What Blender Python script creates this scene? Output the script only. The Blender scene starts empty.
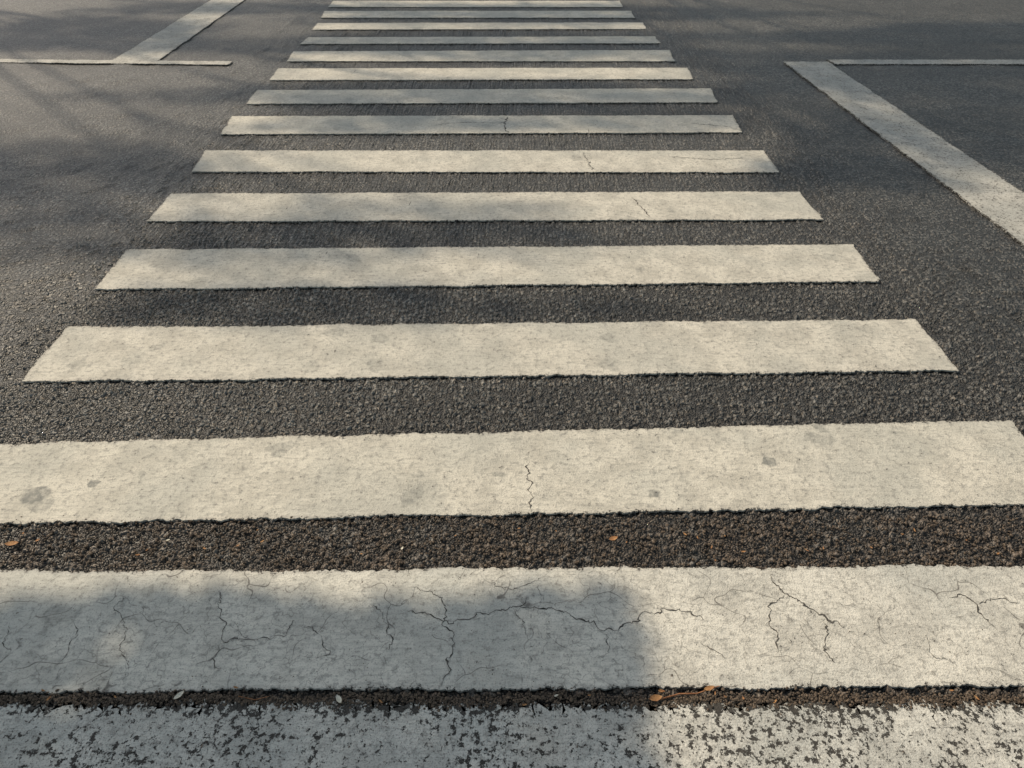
import bpy, math, random
import numpy as np
from mathutils import Vector, noise
random.seed(4); rng=np.random.default_rng(11)
scene=bpy.context.scene
D=bpy.data
# ------------------------------------------------------------ light / camera
EL=math.radians(42); SH=Vector((-0.75,0.66,0)).normalized()
SUN=Vector((SH.x*math.cos(EL),SH.y*math.cos(EL),math.sin(EL)))
w=D.worlds.new("World"); scene.world=w; w.use_nodes=True
nt=w.node_tree; nt.nodes.clear()
sky=nt.nodes.new('ShaderNodeTexSky'); sky.sky_type='NISHITA'; sky.sun_disc=False
sky.sun_elevation=EL; sky.sun_rotation=math.atan2(SH.x,SH.y); sky.dust_density=2.0; sky.air_density=1.0
hs=nt.nodes.new('ShaderNodeHueSaturation'); hs.inputs['Saturation'].default_value=0.58; hs.inputs['Hue'].default_value=0.465
bg=nt.nodes.new('ShaderNodeBackground'); bg.inputs[1].default_value=0.115
out=nt.nodes.new('ShaderNodeOutputWorld'); nt.links.new(sky.outputs[0],hs.inputs['Color']); nt.links.new(hs.outputs[0],bg.inputs[0]); nt.links.new(bg.outputs[0],out.inputs[0])
L=D.lights.new("sun","SUN"); L.energy=4.0; L.angle=math.radians(0.7); L.color=(1,0.855,0.65)
lo=D.objects.new("sun",L); scene.collection.objects.link(lo); lo.location=SUN*40
lo.rotation_euler=SUN.to_track_quat('Z','Y').to_euler()
cam=D.cameras.new("camera"); co=D.objects.new("camera",cam); scene.collection.objects.link(co)
cam.sensor_width=36; cam.lens=769*36/1024; cam.clip_start=0.05; cam.clip_end=2000
co.location=(0,0,1.6); co.rotation_euler=(math.radians(54.2),0,0); scene.camera=co
scene.view_settings.view_transform='Standard'; scene.view_settings.look='None'; scene.view_settings.exposure=0

# ------------------------------------------------------------ node helpers
class N:
    def __init__(s,name):
        s.m=D.materials.new(name); s.m.use_nodes=True; s.t=s.m.node_tree; s.t.nodes.clear()
        s.out=s.n('ShaderNodeOutputMaterial'); s.b=s.n('ShaderNodeBsdfPrincipled')
        s.l(s.b.outputs[0],s.out.inputs[0])
        s.co=s.n('ShaderNodeTexCoord').outputs['Object']
    def n(s,k): return s.t.nodes.new(k)
    def l(s,a,b): s.t.links.new(a,b)
    def put(s,v,i):
        if isinstance(v,bpy.types.NodeSocket): s.l(v,i)
        else: i.default_value=v
    def math(s,op,a,b=0.0,c=0.0,clamp=False):
        n=s.n('ShaderNodeMath'); n.operation=op; n.use_clamp=clamp
        s.put(a,n.inputs[0]); s.put(b,n.inputs[1]); s.put(c,n.inputs[2]); return n.outputs[0]
    def mapr(s,v,a,b,c=0.0,d=1.0,smooth=True):
        n=s.n('ShaderNodeMapRange'); n.interpolation_type='SMOOTHSTEP' if smooth else 'LINEAR'
        s.put(v,n.inputs[0])
        for i,x in enumerate((a,b,c,d)): s.put(x,n.inputs[i+1])
        return n.outputs[0]
    def noise(s,scale,detail=3,rough=.55,co=None,dist=0.0):
        n=s.n('ShaderNodeTexNoise'); n.noise_dimensions='2D'; s.l(co or s.co,n.inputs['Vector'])
        n.inputs['Scale'].default_value=scale; n.inputs['Detail'].default_value=detail
        n.inputs['Roughness'].default_value=rough; n.inputs['Distortion'].default_value=dist
        return n
    def vor(s,scale,feat='F1',co=None,rnd=1.0):
        n=s.n('ShaderNodeTexVoronoi'); n.voronoi_dimensions='2D'; n.feature=feat; s.l(co or s.co,n.inputs['Vector'])
        n.inputs['Scale'].default_value=scale; n.inputs['Randomness'].default_value=rnd; return n
    def scale(s,v,co=None,loc=(0,0,0)):
        n=s.n('ShaderNodeMapping'); s.l(co or s.co,n.inputs[0]); n.inputs['Scale'].default_value=v
        n.inputs['Location'].default_value=loc; return n.outputs[0]
    def mix(s,f,a,b,mode='MIX'):
        n=s.n('ShaderNodeMixRGB'); n.blend_type=mode
        s.put(f,n.inputs[0]); s.put(a if not isinstance(a,tuple) else (*a,1),n.inputs[1]); s.put(b if not isinstance(b,tuple) else (*b,1),n.inputs[2]); return n.outputs[0]
    def warp(s,scale,amt):
        n=s.noise(scale,1); v=s.n('ShaderNodeVectorMath'); v.operation='MULTIPLY_ADD'
        s.l(n.outputs['Color'],v.inputs[0]); v.inputs[1].default_value=(amt,)*3; s.l(s.co,v.inputs[2]); return v.outputs[0]

def asphalt_nodes(g):
    wc=g.warp(50,0.011)
    v1=g.vor(55,co=wc); v2=g.vor(145,co=wc)
    h1=g.mapr(v1.outputs['Distance'],0.10,0.66,1,0); h2=g.mapr(v2.outputs['Distance'],0.1,0.7,1,0)
    sep=g.n('ShaderNodeSeparateColor'); g.l(v1.outputs['Color'],sep.inputs[0])
    present=g.mapr(sep.outputs[0],0.15,0.75,0.06,1.0)
    big=g.math('MULTIPLY',h1,present)
    ht=g.math('MULTIPLY_ADD',h2,0.34,g.math('MULTIPLY',big,0.66))
    sep2=g.n('ShaderNodeSeparateColor'); g.l(v2.outputs['Color'],sep2.inputs[0])
    tone=g.math('MULTIPLY_ADD',sep.outputs[1],0.5,g.math('MULTIPLY',sep2.outputs[1],0.5))
    stone=g.mix(tone,(0.036,0.036,0.036),(0.176,0.169,0.154))
    warm=g.mapr(sep2.outputs[2],0.86,0.95,0,0.6)
    stone=g.mix(warm,stone,(0.24,0.19,0.14))
    col=g.mix(g.mapr(ht,0.12,0.50),(0.010,0.009,0.008),stone)
    b1=g.noise(0.9,3,.6,co=g.scale((0.35,1.0,1))).outputs['Fac']
    b2=g.noise(5,3,.6).outputs['Fac']
    k=g.math('MULTIPLY',g.mapr(b1,0.3,0.7,0.78,1.28),g.mapr(b2,0.3,0.7,0.84,1.16))
    cc=g.n('ShaderNodeCombineColor'); [g.l(k,cc.inputs[i]) for i in range(3)]
    col=g.mix(1.0,col,cc.outputs[0],'MULTIPLY')
    sp=g.n('ShaderNodeSeparateXYZ'); g.l(g.co,sp.inputs[0])
    near=g.mapr(sp.outputs[1],1.3,2.2,1.0,0.0)
    dn=g.mapr(g.noise(7,3,.65).outputs['Fac'],0.32,0.62,0.3,1)
    dust=g.math('MULTIPLY',g.math('MULTIPLY',near,dn),0.85)
    dirtc=g.mix(tone,(0.036,0.024,0.016),(0.185,0.132,0.092))
    dirtc=g.mix(g.mapr(ht,0.12,0.58),(0.007,0.005,0.004),dirtc)
    col=g.mix(dust,col,dirtc)
    return col,ht

def mat_asphalt():
    g=N("asphalt"); col,ht=asphalt_nodes(g)
    g.l(col,g.b.inputs['Base Color'])
    g.b.inputs['Roughness'].default_value=0.53; g.b.inputs['Specular IOR Level'].default_value=0.6
    d=g.n('ShaderNodeDisplacement'); g.l(ht,d.inputs['Height']); d.inputs['Midlevel'].default_value=0.65; d.inputs['Scale'].default_value=0.0145
    g.l(d.outputs[0],g.out.inputs['Displacement'])
    g.m.displacement_method='BOTH'
    return g.m

def mat_paint(name,wear=0.3,crack=0.0,tint=(0.66,0.63,0.56),pit=0.0,spots=.45,stains=()):
    g=N(name)
    at=g.n('ShaderNodeAttribute'); at.attribute_name='edge'; edge=at.outputs['Fac']
    n1=g.noise(8,5,.68).outputs['Fac']; n2=g.noise(50,4,.70).outputs['Fac']; n3=g.noise(230,2,.6).outputs['Fac']
    streak=g.noise(1,4,.65,co=g.scale((20,110,1),co=g.warp(6,.03))).outputs['Fac']
    n0=g.noise(2.2,3,.6).outputs['Fac']
    base=g.mix(g.mapr(n1,0.35,0.68),tint,tuple(c*0.76 for c in tint))
    base=g.mix(g.mapr(n0,0.40,0.68,0,0.50),base,(tint[0]*0.64,tint[1]*0.68,tint[2]*0.71))
    base=g.mix(g.mapr(streak,0.46,0.70,0,0.36),base,(0.27,0.26,0.235))
    base=g.mix(g.mapr(n2,0.50,0.68,0,0.60),base,(0.26,0.25,0.225))
    base=g.mix(g.mapr(n3,0.56,0.72,0,0.55),base,(0.20,0.19,0.17))
    vs=g.vor(4.6,co=g.warp(16,0.07)); ss=g.n('ShaderNodeSeparateColor'); g.l(vs.outputs['Color'],ss.inputs[0])
    rad=g.math('MULTIPLY_ADD',ss.outputs[1],0.14,0.05)
    spot=g.math('MULTIPLY',g.mapr(g.math('SUBTRACT',vs.outputs['Distance'],rad),-0.02,0.03,1,0),g.mapr(ss.outputs[0],0.5,0.85))
    for (sx,sy,r) in stains:
        vd=g.n('ShaderNodeVectorMath'); vd.operation='DISTANCE'; g.l(g.warp(40,.02),vd.inputs[0]); vd.inputs[1].default_value=(sx+.01,sy+.01,0.014)
        spot=g.math('MAXIMUM',spot,g.mapr(vd.outputs['Value'],r*.75,r*1.1,1.6,0))
    spot=g.math('MULTIPLY',spot,g.mapr(n2,0.35,0.6,0.5,1))
    base=g.mix(g.math('MULTIPLY',spot,spots,clamp=True),base,(0.22,0.22,0.20))
    base=g.mix(g.mapr(edge,0.0,0.012,0.25,0.0),base,(0.24,0.22,0.195))
    e=g.mapr(edge,0.0,0.014,0.12,0.0)
    fn=g.noise(140,3,.7).outputs['Fac']
    wn=g.math('MULTIPLY_ADD',n2,0.45,g.math('MULTIPLY',fn,0.55))
    wn=g.math('ADD',g.math('ADD',wn,e),g.math('MULTIPLY_ADD',n1,0.16,-0.08))
    th=0.725-0.16*wear
    hole=g.mapr(wn,th,th+0.025)
    if pit>0:
        zone=g.mapr(g.noise(5,3,.65).outputs['Fac'],0.36,0.62)
        p1=g.noise(58,5,.74).outputs['Fac']
        pp=g.math('ADD',g.math('MULTIPLY_ADD',zone,0.105*pit,p1),g.mapr(edge,0.0,0.045,0.10,0.0))
        hole=g.math('MAXIMUM',hole,g.mapr(pp,0.640,0.66))
        p2=g.noise(190,3,.7,co=g.scale((1,1,1),loc=(3,5,0))).outputs['Fac']
        base=g.mix(g.mapr(p2,0.58,0.70,0,.7),base,(0.10,0.09,0.08))
    if crack>0:
        ve=g.vor(5.2,'DISTANCE_TO_EDGE',co=g.warp(10,0.15))
        ve2=g.vor(14,'DISTANCE_TO_EDGE',co=g.warp(28,0.05))
        c1=g.math('MULTIPLY',g.mapr(ve.outputs['Distance'],0.003,0.014,1,0),g.mapr(n1,0.42,0.58))
        c2=g.math('MULTIPLY',g.mapr(ve2.outputs['Distance'],0.004,0.024,1,0),g.mapr(n0,0.46,0.56,1,0))
        ck=g.math('MULTIPLY',g.math('MAXIMUM',g.math('MULTIPLY',c1,.8),g.math('MULTIPLY',c2,0.45)),crack)
        base=g.mix(ck,base,(0.06,0.053,0.047))
    if pit>0: acol=g.mix(fn,(0.01,0.009,0.008),(0.09,0.082,0.072))
    else: acol=g.mix(n2,(0.012,0.011,0.01),(0.10,0.09,0.08))
    col=g.mix(hole,base,acol)
    g.l(col,g.b.inputs['Base Color'])
    g.b.inputs['Roughness'].default_value=0.75; g.b.inputs['Specular IOR Level'].default_value=0.3
    h=g.math('MULTIPLY_ADD',n3,0.35,g.math('MULTIPLY',n2,0.8))
    h=g.math('MULTIPLY_ADD',hole,-1.0,h)
    bp=g.n('ShaderNodeBump'); bp.inputs['Strength'].default_value=1.0; bp.inputs['Distance'].default_value=0.0035
    g.l(h,bp.inputs['Height']); g.l(bp.outputs[0],g.b.inputs['Normal'])
    return g.m

def simple(name,c1,c2,scale=20,rough=.8,bump=0.002,trans=0):
    g=N(name); nz=g.noise(scale,3,.65); nz.noise_dimensions='3D'; n=nz.outputs['Fac']
    g.l(g.mix(g.mapr(n,0.3,0.7),c1,c2),g.b.inputs['Base Color']); g.b.inputs['Roughness'].default_value=rough
    if bump:
        bp=g.n('ShaderNodeBump'); bp.inputs['Distance'].default_value=bump; g.l(n,bp.inputs['Height']); g.l(bp.outputs[0],g.b.inputs['Normal'])
    return g.m

def mesh_obj(name,verts,faces,mat,parent=None,smooth=False):
    me=D.meshes.new(name); me.from_pydata([tuple(v) for v in verts],[],[tuple(f) for f in faces]); me.update()
    if mat: me.materials.append(mat)
    if smooth: me.polygons.foreach_set('use_smooth',[True]*len(me.polygons))
    o=D.objects.new(name,me); scene.collection.objects.link(o)
    if parent: o.parent=parent
    return o
def empty(name):
    o=D.objects.new(name,None); scene.collection.objects.link(o); o.empty_display_size=.3; return o

def grid_mesh(name,xs,ys,mat):
    X,Y=np.meshgrid(xs,ys); nx,ny=len(xs),len(ys)
    co=np.stack([X.ravel(),Y.ravel(),np.zeros(nx*ny)],1).astype(np.float32)
    i=np.arange(nx-1)[None,:]+nx*np.arange(ny-1)[:,None]
    f=np.stack([i,i+1,i+nx+1,i+nx],-1).reshape(-1,4)
    me=D.meshes.new(name); me.vertices.add(len(co)); me.vertices.foreach_set('co',co.ravel())
    me.loops.add(f.size); me.loops.foreach_set('vertex_index',f.ravel().astype(np.int32))
    me.polygons.add(len(f)); me.polygons.foreach_set('loop_start',np.arange(0,f.size,4,dtype=np.int32))
    me.polygons.foreach_set('use_smooth',np.ones(len(f),bool))
    me.update(calc_edges=True); me.materials.append(mat)
    o=D.objects.new(name,me); scene.collection.objects.link(o); print("road verts",nx*ny); return o

# ------------------------------------------------------------ road sheet
def grow(start,step,end,k):
    r=[];p=start
    while p<end: r.append(p); step*=k; p+=step
    r.append(end); return r
xr=list(np.arange(0,1.75,0.005)); xr+=grow(xr[-1]+.005,0.005,700,1.08)
xs=np.array(sorted(set([-x for x in xr[1:]]+xr)))
yf=list(np.arange(0.93,1.62,0.0045))
p=yf[-1]; st=0.0045
while p<2.8: st=min(st*1.008,0.011); p+=st; yf.append(p)
while p<12: st*=1.03; p+=st; yf.append(p)
yf+=grow(p+st,st*1.3,700,1.35)
yb=[0.92-(y-0.90) for y in grow(0.91,0.02,600,1.35)]
ys=np.array(sorted(yb+yf))
A=mat_asphalt()
road=grid_mesh("road",xs,ys,A)

# ------------------------------------------------------------ painted stripes
def stripe(name,c,mat,parent,z=0.0038,step=0.006,amp=1.0):
    TL,TR,BR,BL=[Vector((x,y,0)) for x,y in c]
    Ln=((TR-TL).length+(BR-BL).length)/2; Wd=((TL-BL).length+(TR-BR).length)/2
    swap=Wd>Ln
    du=[0,.006,.014,.03,.06]
    def params(l,st):
        a=[d/l for d in du if d<l*.35]; n=max(2,int((l-.12)/st)) if l>.3 else 4
        mid=list(np.linspace(a[-1],1-a[-1],n+1))[1:-1]
        return a+mid+[1-x for x in reversed(a)]
    us=params(Ln,step if not swap else .05); vs=params(Wd,.05 if not swap else step)
    V=[];E=[]
    for v in vs:
        for u in us:
            p=(BL.lerp(BR,u)).lerp(TL.lerp(TR,u),v)
            e=min(v*Wd,(1-v)*Wd,u*Ln,(1-u)*Ln)
            fall=max(0,1-e/.05)
            q=Vector((p.x,p.y,z*10))
            d=Vector((noise.noise(q*6+Vector((3,0,0))),noise.noise(q*6+Vector((0,9,0))),0))*0.009
            d+=Vector((noise.noise(q*45+Vector((3,1,0))),noise.noise(q*45+Vector((5,9,0))),0))*0.0055*amp
            d+=Vector((noise.noise(q*120),noise.noise(q*120+Vector((5,0,0))),0))*0.006*amp
            p=p+d*fall
            V.append((p.x,p.y,z)); E.append(e)
    nx=len(us); ny=len(vs)
    Fc=[(j*nx+i,j*nx+i+1,(j+1)*nx+i+1,(j+1)*nx+i) for j in range(ny-1) for i in range(nx-1)]
    ring=[i for i in range(nx)]+[j*nx+nx-1 for j in range(1,ny)]+[(ny-1)*nx+i for i in range(nx-2,-1,-1)]+[j*nx for j in range(ny-2,0,-1)]
    b=len(V)
    for r in ring: V.append((V[r][0],V[r][1],z-0.006)); E.append(0.006)
    m=len(ring)
    for k in range(m): Fc.append((ring[k],b+k,b+(k+1)%m,ring[(k+1)%m]))
    o=mesh_obj(name,V,Fc,mat,parent)
    a=o.data.attributes.new('edge','FLOAT','POINT'); a.data.foreach_set('value',E)
    return o
cross=empty("zebra_crossing")
m0=mat_paint("paint_pitted",wear=0.55,pit=1.0,tint=(0.63,0.61,0.55))
m1=mat_paint("paint_cracked",wear=0.38,crack=0.85,tint=(0.67,0.64,0.565),spots=.45)
m2=mat_paint("paint_near",wear=0.40,crack=0.0,tint=(0.655,0.615,0.525),spots=.6,stains=[(-1.408,1.648,.042),(-1.26,1.70,.018),(.80,1.80,.022),(.42,1.66,.02)])
m3=mat_paint("paint_far",wear=0.42,crack=0.16,tint=(0.64,0.60,0.515),spots=.45)
m4=mat_paint("paint_lane_line",wear=0.85,tint=(0.52,0.50,0.45))
S=[
 [(-2.3,0.984),(2.3,0.984),(2.3,0.36),(-2.3,0.36)],
 [(-1.90,1.361),(1.80,1.387),(1.80,1.034),(-1.90,1.006)],
 [(-1.769,1.884),(1.661,2.008),(1.646,1.619),(-1.75,1.531)],
 [(-1.761,2.597),(1.624,2.658),(1.624,2.299),(-1.75,2.225)],
 [(-1.806,3.293),(1.619,3.346),(1.604,2.978),(-1.79,2.907)],
 [(-1.84,3.976),(1.567,4.004),(1.571,3.634),(-1.834,3.61)],
 [(-1.883,4.662),(1.546,4.662),(1.533,4.289),(-1.842,4.305)],
 [(-1.921,5.36),(1.521,5.38),(1.498,5.01),(-1.881,4.97)],
 [(-1.927,6.01),(1.509,6.06),(1.482,5.69),(-1.907,5.65)],
 [(-1.931,6.66),(1.452,6.68),(1.433,6.32),(-1.905,6.29)],
 [(-1.940,7.26),(1.406,7.31),(1.384,6.90),(-1.911,6.90)],
 [(-1.937,7.83),(1.358,7.87),(1.37,7.58),(-1.94,7.55)],
 [(-1.977,8.49),(1.335,8.52),(1.33,8.20),(-1.971,8.17)],
 [(-2.03,9.13),(1.29,9.14),(1.286,8.76),(-1.997,8.76)],
 [(-2.055,9.74),(1.24,9.74),(1.231,9.36),(-2.04,9.36)],
 [(-2.07,10.42),(1.2,10.42),(1.21,10.05),(-2.06,10.05)],
 [(-2.09,11.1),(1.16,11.1),(1.17,10.74),(-2.08,10.74)]]
for i,c in enumerate(S):
    stripe(f"stripe_{i}",c,(m0,m1,m2)[i] if i<3 else m3,cross,step=0.006 if i<5 else 0.012,amp=2.8 if i==0 else 1.0)
lines=empty("lane_marking")
stripe("wide_line_a",[(-3.52,11.4),(-3.13,11.4),(-3.01,6.9),(-3.41,6.9)],m4,lines)
stripe("thin_line_a",[(-12,7.31),(-2.36,6.89),(-2.37,6.77),(-12,7.17)],m4,lines,z=0.006,step=.02,amp=2)
stripe("wide_line_b",[(2.30,6.89),(2.68,6.89),(2.89,0.6),(2.52,0.6)],m4,lines)
stripe("thin_line_b",[(2.70,6.96),(13,6.94),(13,6.79),(2.70,6.80)],m4,lines,step=.02,amp=2)

# cracks as narrow dark ribbons in the paint
CR=[([(-.995,1.30),(-1.002,1.242),(-.951,1.188),(-.938,1.126),(-.895,1.077)],.8),
([(-.754,1.306),(-.742,1.251),(-.709,1.197),(-.702,1.146),(-.634,1.151),(-.554,1.162),(-.538,1.206)],1.0),
([(-.702,1.146),(-.708,1.098),(-.681,1.056)],.8),
([(-1.077,1.067),(-1.066,1.112),(-1.063,1.162),(-1.09,1.212)],.7),
([(-.46,1.088),(-.441,1.126),(-.481,1.174),(-.524,1.191)],.7),
([(-.358,1.273),(-.316,1.206),(-.292,1.154),(-.301,1.112)],.9),
([(-.27,1.236),(-.201,1.224),(-.166,1.2),(-.105,1.218),(-.05,1.236),(.008,1.242),(.038,1.28)],1.5),
([(-.26,1.312),(-.185,1.28),(-.164,1.242),(-.166,1.2),(-.139,1.154),(-.15,1.077),(-.157,1.035)],1.3),
([(.008,1.242),(.05,1.25),(.121,1.236),(.181,1.206),(.217,1.182),(.279,1.188),(.319,1.218),(.361,1.236),(.449,1.236),(.484,1.206)],1.3),
([(.217,1.182),(.238,1.139),(.209,1.098)],.8),([(.008,1.242),(.03,1.197),(.039,1.14)],.9),
([(.073,1.31),(.076,1.275)],1.2),([(-.06,1.33),(-.02,1.30),(.03,1.31),(.09,1.35)],.9),
([(.677,1.352),(.702,1.286),(.747,1.254),(.775,1.218),(.82,1.188)],1.9),
([(.702,1.286),(.654,1.248),(.635,1.197),(.649,1.154),(.629,1.112)],1.4),
([(.775,1.218),(.775,1.166),(.744,1.12),(.776,1.088)],1.3),
([(1.113,1.28),(1.157,1.283),(1.18,1.26),(1.184,1.218),(1.183,1.182)],1.3),
([(1.18,1.26),(1.249,1.273),(1.288,1.254)],1.3),([(.458,1.154),(.486,1.112),(.523,1.093)],.7),
([(1.02,1.16),(1.0,1.12),(1.04,1.08)],.8),([(-1.25,1.20),(-1.22,1.13),(-1.19,1.11)],.8),
([(.053,1.80),(.046,1.74),(.062,1.685),(.049,1.615),(.06,1.575)],1.5),
([(-.034,5.34),(-.047,5.2),(-.05,5.1),(-.02,4.98)],4),([(-.05,5.2),(-.3,5.22),(-.5,5.17)],2.4),
([(.43,4.63),(.45,4.45),(.47,4.32)],2.2),([(.64,3.93),(.67,3.8),(.70,3.66)],1.8),
([(.95,4.55),(1.2,4.5),(1.4,4.53)],2.4),([(1.2,5.2),(1.45,5.12)],2.4)]
V=[];Fc=[]
for ci,(pl,wd) in enumerate(CR):
    pts=[]
    for a,b in zip(pl[:-1],pl[1:]):
        a=Vector((*a,0));b=Vector((*b,0)); n=max(3,int((b-a).length/.005))
        for k in range(n): pts.append(a.lerp(b,k/n))
    pts.append(Vector((*pl[-1],0)))
    q=[]
    for p in pts:
        s=p*38+Vector((ci*3.1,0,0)); s2=p*150
        q.append(p+Vector((noise.noise(s),noise.noise(s+Vector((0,0,7))),0))*.014+Vector((noise.noise(s2),noise.noise(s2+Vector((0,0,7))),0))*.007)
    b=len(V); m=len(q)
    for k,p in enumerate(q):
        t=(q[min(k+1,m-1)]-q[max(k-1,0)]).normalized(); nn=Vector((-t.y,t.x,0))
        wv=wd*.0011*(0.3+2.4*abs(noise.noise(p*60+Vector((0,5,0)))))*min(1,(min(k,m-1-k)+.6)/6)
        V+= [p+nn*wv+Vector((0,0,.0045)),p-nn*wv+Vector((0,0,.0045))]
        if k<m-1: Fc.append((b+2*k,b+2*k+1,b+2*k+3,b+2*k+2))
mesh_obj("cracks",V,Fc,simple("crack_dark",(0.02,0.018,0.015),(0.10,0.09,0.078),80,bump=0),cross)

# ------------------------------------------------------------ kerbs and pavements (either side of the road)
pave=simple("paving",(0.22,0.21,0.19),(0.32,0.30,0.27),14); kerbm=simple("kerb_stone",(0.28,0.27,0.25),(0.38,0.36,0.33),25)
def box(name,x0,x1,y0,y1,z0,z1,mat,parent=None,bev=.012):
    v=[(x,y,z) for z in (z0,z1) for y in (y0,y1) for x in (x0,x1)]
    f=[(0,2,3,1),(4,5,7,6),(0,1,5,4),(2,6,7,3),(0,4,6,2),(1,3,7,5)]
    o=mesh_obj(name,v,f,mat,parent); b=o.modifiers.new('b','BEVEL'); b.width=bev; b.segments=2; return o
for y0,sg in ((0.30,-1),(12.2,1)):
    pv=empty("pavement")
    xk=-30.0
    while xk<30:
        a,b=sorted((y0,y0+sg*.15)); box("kerb",xk,xk+.992,a,b,-.05,.125,kerbm,pv); xk+=1.0
    a,b=sorted((y0+sg*.153,y0+sg*4)); box("slab",-30,30,a,b,-.05,.12,pave,pv)

# ------------------------------------------------------------ debris
def leaf_faces(V,Fc,p,l,wd,ang,curl):
    b=len(V); ca,sa=math.cos(ang),math.sin(ang)
    prof=[(-.5,0),(-.3,.7),(0,1),(.3,.65),(.5,0)]
    for s,ww in prof:
        for sd in (-1,0,1):
            x=s*l; y=sd*ww*wd/2; z=curl*(s*s*4)*l*.25+abs(sd)*ww*wd*.12*curl*3+random.uniform(0,.0006)
            V.append((p[0]+x*ca-y*sa,p[1]+x*sa+y*ca,p[2]+z))
    for i in range(4):
        for j in range(2): a=b+i*3+j; Fc.append((a,a+1,a+4,a+3))
V=[];Fc=[]
for (x,y,l,wd,a) in [(-1.373,1.456,.038,.018,.1),(.28,1.475,.028,.016,.4),(.324,.993,.032,.017,.2),(.45,1.018,.028,.012,.3),(-1.31,1.47,.014,.008,1)]:
    leaf_faces(V,Fc,(x,y,.007),l,wd,a,.6)
for k in range(46):
    x=random.uniform(-1.5,1.5); y=random.choice([random.gauss(.995,.012),random.uniform(1.4,1.52)])
    leaf_faces(V,Fc,(x,y,.005),random.uniform(.006,.016),random.uniform(.003,.006),random.uniform(0,6.3),.6)
mesh_obj("fallen_leaves",V,Fc,simple("dry_leaf",(0.24,0.10,0.04),(0.42,0.23,0.09),90),None,True)
V=[];Fc=[]
for (x,y,l,wd,a) in [(-.754,1.0,.028,.012,.9),(-.39,.99,.024,.012,-1.0),(-.30,1.44,.012,.006,1.2),(.1,1.0,.011,.005,.4),(-.95,1.47,.012,.006,.5)]:
    leaf_faces(V,Fc,(x,y,.008),l,wd,a,.5)
mesh_obj("litter_scraps",V,Fc,simple("pale_scrap",(0.45,0.42,0.32),(0.7,0.66,0.55),60),None,True)
def tube(V,Fc,pts,rads,n=8):
    pts=[Vector(p) for p in pts]
    b=len(V); m=len(pts)
    for k,p in enumerate(pts):
        t=(pts[min(k+1,m-1)]-pts[max(k-1,0)]).normalized()
        u=t.cross(Vector((0,0,1)) if abs(t.z)<.9 else Vector((1,0,0))).normalized(); v=t.cross(u)
        for i in range(n):
            a=2*math.pi*i/n; V.append(p+(u*math.cos(a)+v*math.sin(a))*float(rads[k]))
    for k in range(m-1):
        for i in range(n): Fc.append((b+k*n+i,b+k*n+(i+1)%n,b+(k+1)*n+(i+1)%n,b+(k+1)*n+i))
    Fc.append(tuple(b+i for i in range(n))); Fc.append(tuple(b+(m-1)*n+i for i in reversed(range(n))))
V=[];Fc=[]
tube(V,Fc,[Vector((.335,.992,.007)),Vector((.38,1.004,.009)),Vector((.42,1.006,.007)),Vector((.475,1.024,.009))],[.0022,.002,.0017,.001],6)
tube(V,Fc,[Vector((-.62,1.0,.006)),Vector((-.58,.99,.008)),Vector((-.55,1.0,.006))],[.0012,.001,.0007],6)
mesh_obj("twig",V,Fc,simple("twig_bark",(0.26,0.10,0.04),(0.38,0.18,0.08),60),None,True)
ico=[(0,0,1)]+[(math.cos(a)*.9,math.sin(a)*.9,.4) for a in np.linspace(0,2*math.pi,6)[:-1]]+[(math.cos(a)*.8,math.sin(a)*.8,-.5) for a in np.linspace(.6,.6+2*math.pi,6)[:-1]]
fi=[(0,1+i,1+(i+1)%5) for i in range(5)]+[(1+i,6+i,1+(i+1)%5) for i in range(5)]+[(6+i,6+(i+1)%5,1+(i+1)%5) for i in range(5)]
V=[];Fc=[]
def crumb(x,y,z,r):
    b=len(V); a=random.uniform(0,6.3); c,s=math.cos(a),math.sin(a); k=[random.uniform(.6,1.2) for _ in range(3)]
    for p in ico:
        px,py,pz=p[0]*k[0]*r,p[1]*k[1]*r,p[2]*k[2]*r*.8; j=1+random.uniform(-.2,.2)
        V.append((x+(px*c-py*s)*j,y+(px*s+py*c)*j,z+pz))
    for f in fi: Fc.append(tuple(b+i for i in f))
for k in range(6800):
    x=random.uniform(-1.7,1.7); ctr=.993+.010*noise.noise(Vector((x*5,0,0))); y=random.gauss(ctr,.0075+.010*abs(noise.noise(Vector((x*9,4,0)))))
    crumb(x,y,.002+random.random()*.003,random.uniform(.001,.0046))
for k in range(4200):
    crumb(random.uniform(-2,2),random.uniform(1.385,1.57),random.uniform(-.002,.002),random.uniform(.0015,.0056))
for k in range(600):
    crumb(random.uniform(-1.4,1.4),random.uniform(.7,1.36),.0045,random.uniform(.0005,.0015))
mesh_obj("grit",V,Fc,simple("soil_grit",(0.018,0.012,0.008),(0.16,0.115,0.078),160,bump=0),None,False)

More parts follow.
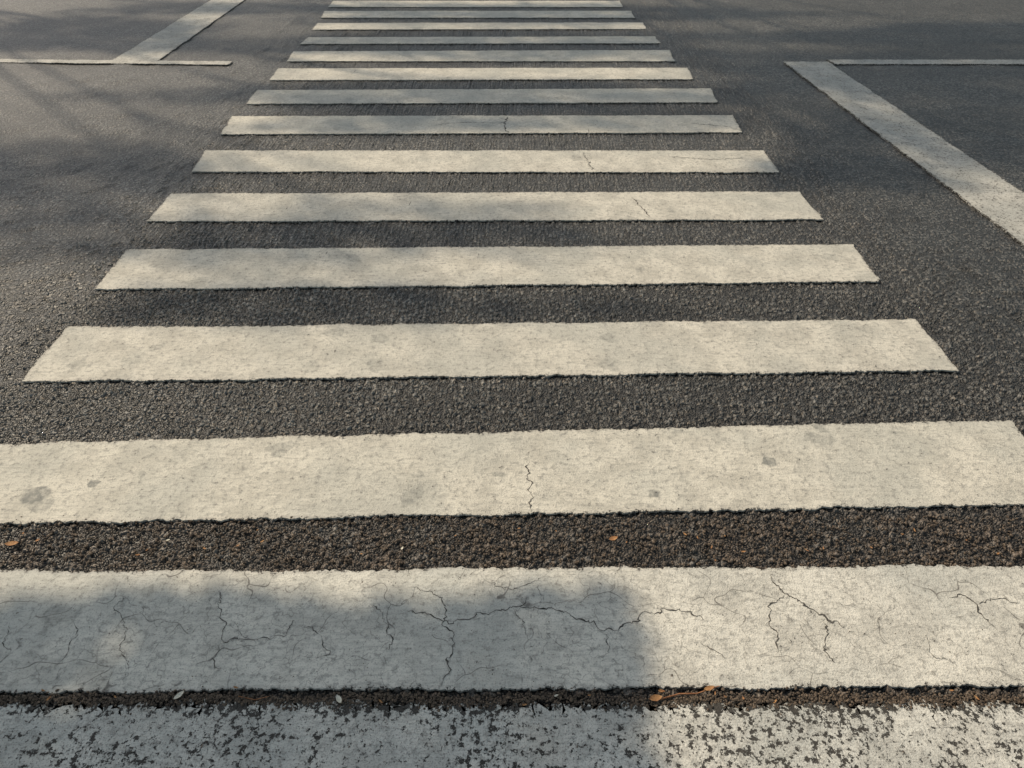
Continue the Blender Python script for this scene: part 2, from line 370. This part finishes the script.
# ------------------------------------------------------------ trees that cast the dappled shade, plus one added for the near shadow
bark=simple("bark",(0.08,0.06,0.045),(0.18,0.14,0.10),12,.9,.02)
leafm=simple("leaf",(0.035,0.07,0.018),(0.08,0.12,0.035),2,.55,0)
cot=1/math.tan(EL)
def clump_leaves(gx,gy,rx,ry,rot,tau,Hc,th,shape='disc',soft=.16):
    l,wd=.11,.062
    area=(math.pi*rx*ry) if shape=='disc' else 4*rx*ry
    n=int(tau*area/0.0028)
    if shape=='disc':
        a=rng.uniform(0,2*math.pi,n); r=np.sqrt(rng.uniform(0,1,n))
        r*=1+.18*np.sin(a*3+gx*5)+.12*np.sin(a*5+gy*3)+rng.normal(0,soft,n)
        x=np.cos(a)*r*rx; y=np.sin(a)*r*ry
    else:
        x=rng.uniform(-rx,rx,n); y=rng.uniform(-ry,ry,n)
        x+=rng.normal(0,soft,n)*.2; y+=rng.normal(0,soft,n)*.2+.02*np.sin(x*6)
    X=gx+x*math.cos(rot)-y*math.sin(rot); Y=gy+x*math.sin(rot)+y*math.cos(rot)
    h=Hc+rng.uniform(-th,th,n)
    c=np.stack([X+SH.x*cot*h,Y+SH.y*cot*h,h],1)
    u=rng.normal(0,1,(n,3)); u/=np.linalg.norm(u,axis=1)[:,None]
    v=np.cross(u,rng.normal(0,1,(n,3))); v/=np.linalg.norm(v,axis=1)[:,None]
    sz=rng.uniform(.7,1.3,n)[:,None]
    q=np.stack([c-u*l/2*sz,c+v*wd/2*sz,c+u*l/2*sz,c-v*wd/2*sz],1)
    return q.reshape(-1,3)
def tree(base,fork,blobs,r0):
    root=empty("street_tree")
    V=[];Fc=[]
    bz=Vector(base); fk=Vector(fork)
    pts=[bz.lerp(fk,k/5)+Vector((noise.noise(Vector((k*.7,base[0],.3)))*.2*(k>0),noise.noise(Vector((k*.7,.2,base[1])))*.2*(k>0),0)) for k in range(6)]
    tube(V,Fc,pts,[r0*1.35,r0,r0*.92,r0*.8,r0*.6,r0*.35],12)
    L=[]
    for b in blobs:
        L.append(clump_leaves(*b))
        gx,gy,rx,ry,rot,tau,Hc,th=b[:8]
        def C(dx,dy,h): return Vector((gx+dx+SH.x*cot*h,gy+dy+SH.y*cot*h,h))
        st=pts[4 if random.random()<.5 else 5]; en=C(0,0,Hc)
        mid=st.lerp(en,.5)+Vector((0,0,.35*random.random()+.1))
        P=[((1-t)**2)*st+2*t*(1-t)*mid+t*t*en for t in [k/7 for k in range(8)]]
        tube(V,Fc,P,list(np.linspace(.040,.012,8)),8)
        for k in range(7):
            a=random.uniform(0,6.3); rr=random.uniform(.4,.85)
            e2=C(math.cos(a)*rx*rr,math.sin(a)*ry*rr,Hc+random.uniform(-th,th)*.8); s2=P[random.choice([5,6])]
            m2_=s2.lerp(e2,.5)+Vector((0,0,.08)); tube(V,Fc,[s2,m2_,e2],[.012,.009,.004],5)
    mesh_obj("trunk_and_limbs",V,Fc,bark,root,True)
    co=np.concatenate(L); n=len(co)//4
    me=D.meshes.new("foliage"); me.vertices.add(n*4); me.vertices.foreach_set('co',co.astype(np.float32).ravel())
    me.loops.add(n*4); me.loops.foreach_set('vertex_index',np.arange(n*4,dtype=np.int32))
    me.polygons.add(n); me.polygons.foreach_set('loop_start',np.arange(0,n*4,4,dtype=np.int32)); me.update(calc_edges=True)
    me.materials.append(leafm); o=D.objects.new("foliage",me); scene.collection.objects.link(o); o.parent=root
    print("leaves",n)
tree((-6.2,-1.2,.1),(-6.0,-.4,3.4),[
  (-1.09,.66,1.40,.62,0,5.0,4.0,.3,'rect',.07),  # unseen box-shaped leaf clump, added to cast the straight-edged shadow up close
  (-2.6,-.6,1.6,.7,0,2.5,4.8,.6),
  (-1.0,-1.4,1.6,.8,0,2.5,5.4,.6)],.17)
tree((-12.0,14.2,.1),(-11.4,13.8,4.6),[
  (-.64,3.50,1.0,.42,.1,1.1,9.4,.7),
  (-.80,2.80,1.0,.20,0,1.4,9.0,.6),
  (-2.3,3.55,.9,.40,-.3,1.1,9.4,.7),
  (-2.9,4.35,1.3,.45,.0,1.8,9.6,.7),
  (-.75,5.20,1.0,.24,0,2.2,9.8,.6),
  (-.1,5.90,2.6,.42,.03,2.0,10.2,.7),
  (.9,5.25,.9,.25,0,1.4,10.0,.6),
  (-5.2,3.2,1.0,.5,0,1.2,8.8,.6)],.2)
tree((-2.6,15.9,.1),(-2.6,15.6,4.6),[
  (1.95,4.31,.6,.30,0,2.4,9.0,.6),
  (2.9,5.1,1.1,.75,0,1.7,9.4,.8),
  (4.4,3.6,1.0,.7,0,1.2,9.2,.8),
  (3.6,6.6,1.9,.9,0,2.6,9.8,.9),
  (4.6,8.0,2.3,.5,.05,2.8,10.2,.9),
  (-.3,7.55,2.4,.62,0,2.4,10.2,.9)],.2)
tree((-14.5,16.4,.1),(-14.0,16.0,4.6),[
  (-4.3,8.0,1.5,.75,0,3.0,9.6,.8),
  (-3.2,9.3,1.6,.35,0,1.8,10.0,.8),
  (.2,9.0,2.6,.6,0,2.2,10.4,.8),
  (3.4,10.8,3.0,.7,0,2.2,10.4,.8),
  (-7.5,6.2,1.2,.9,0,1.6,9.0,.8)],.22)
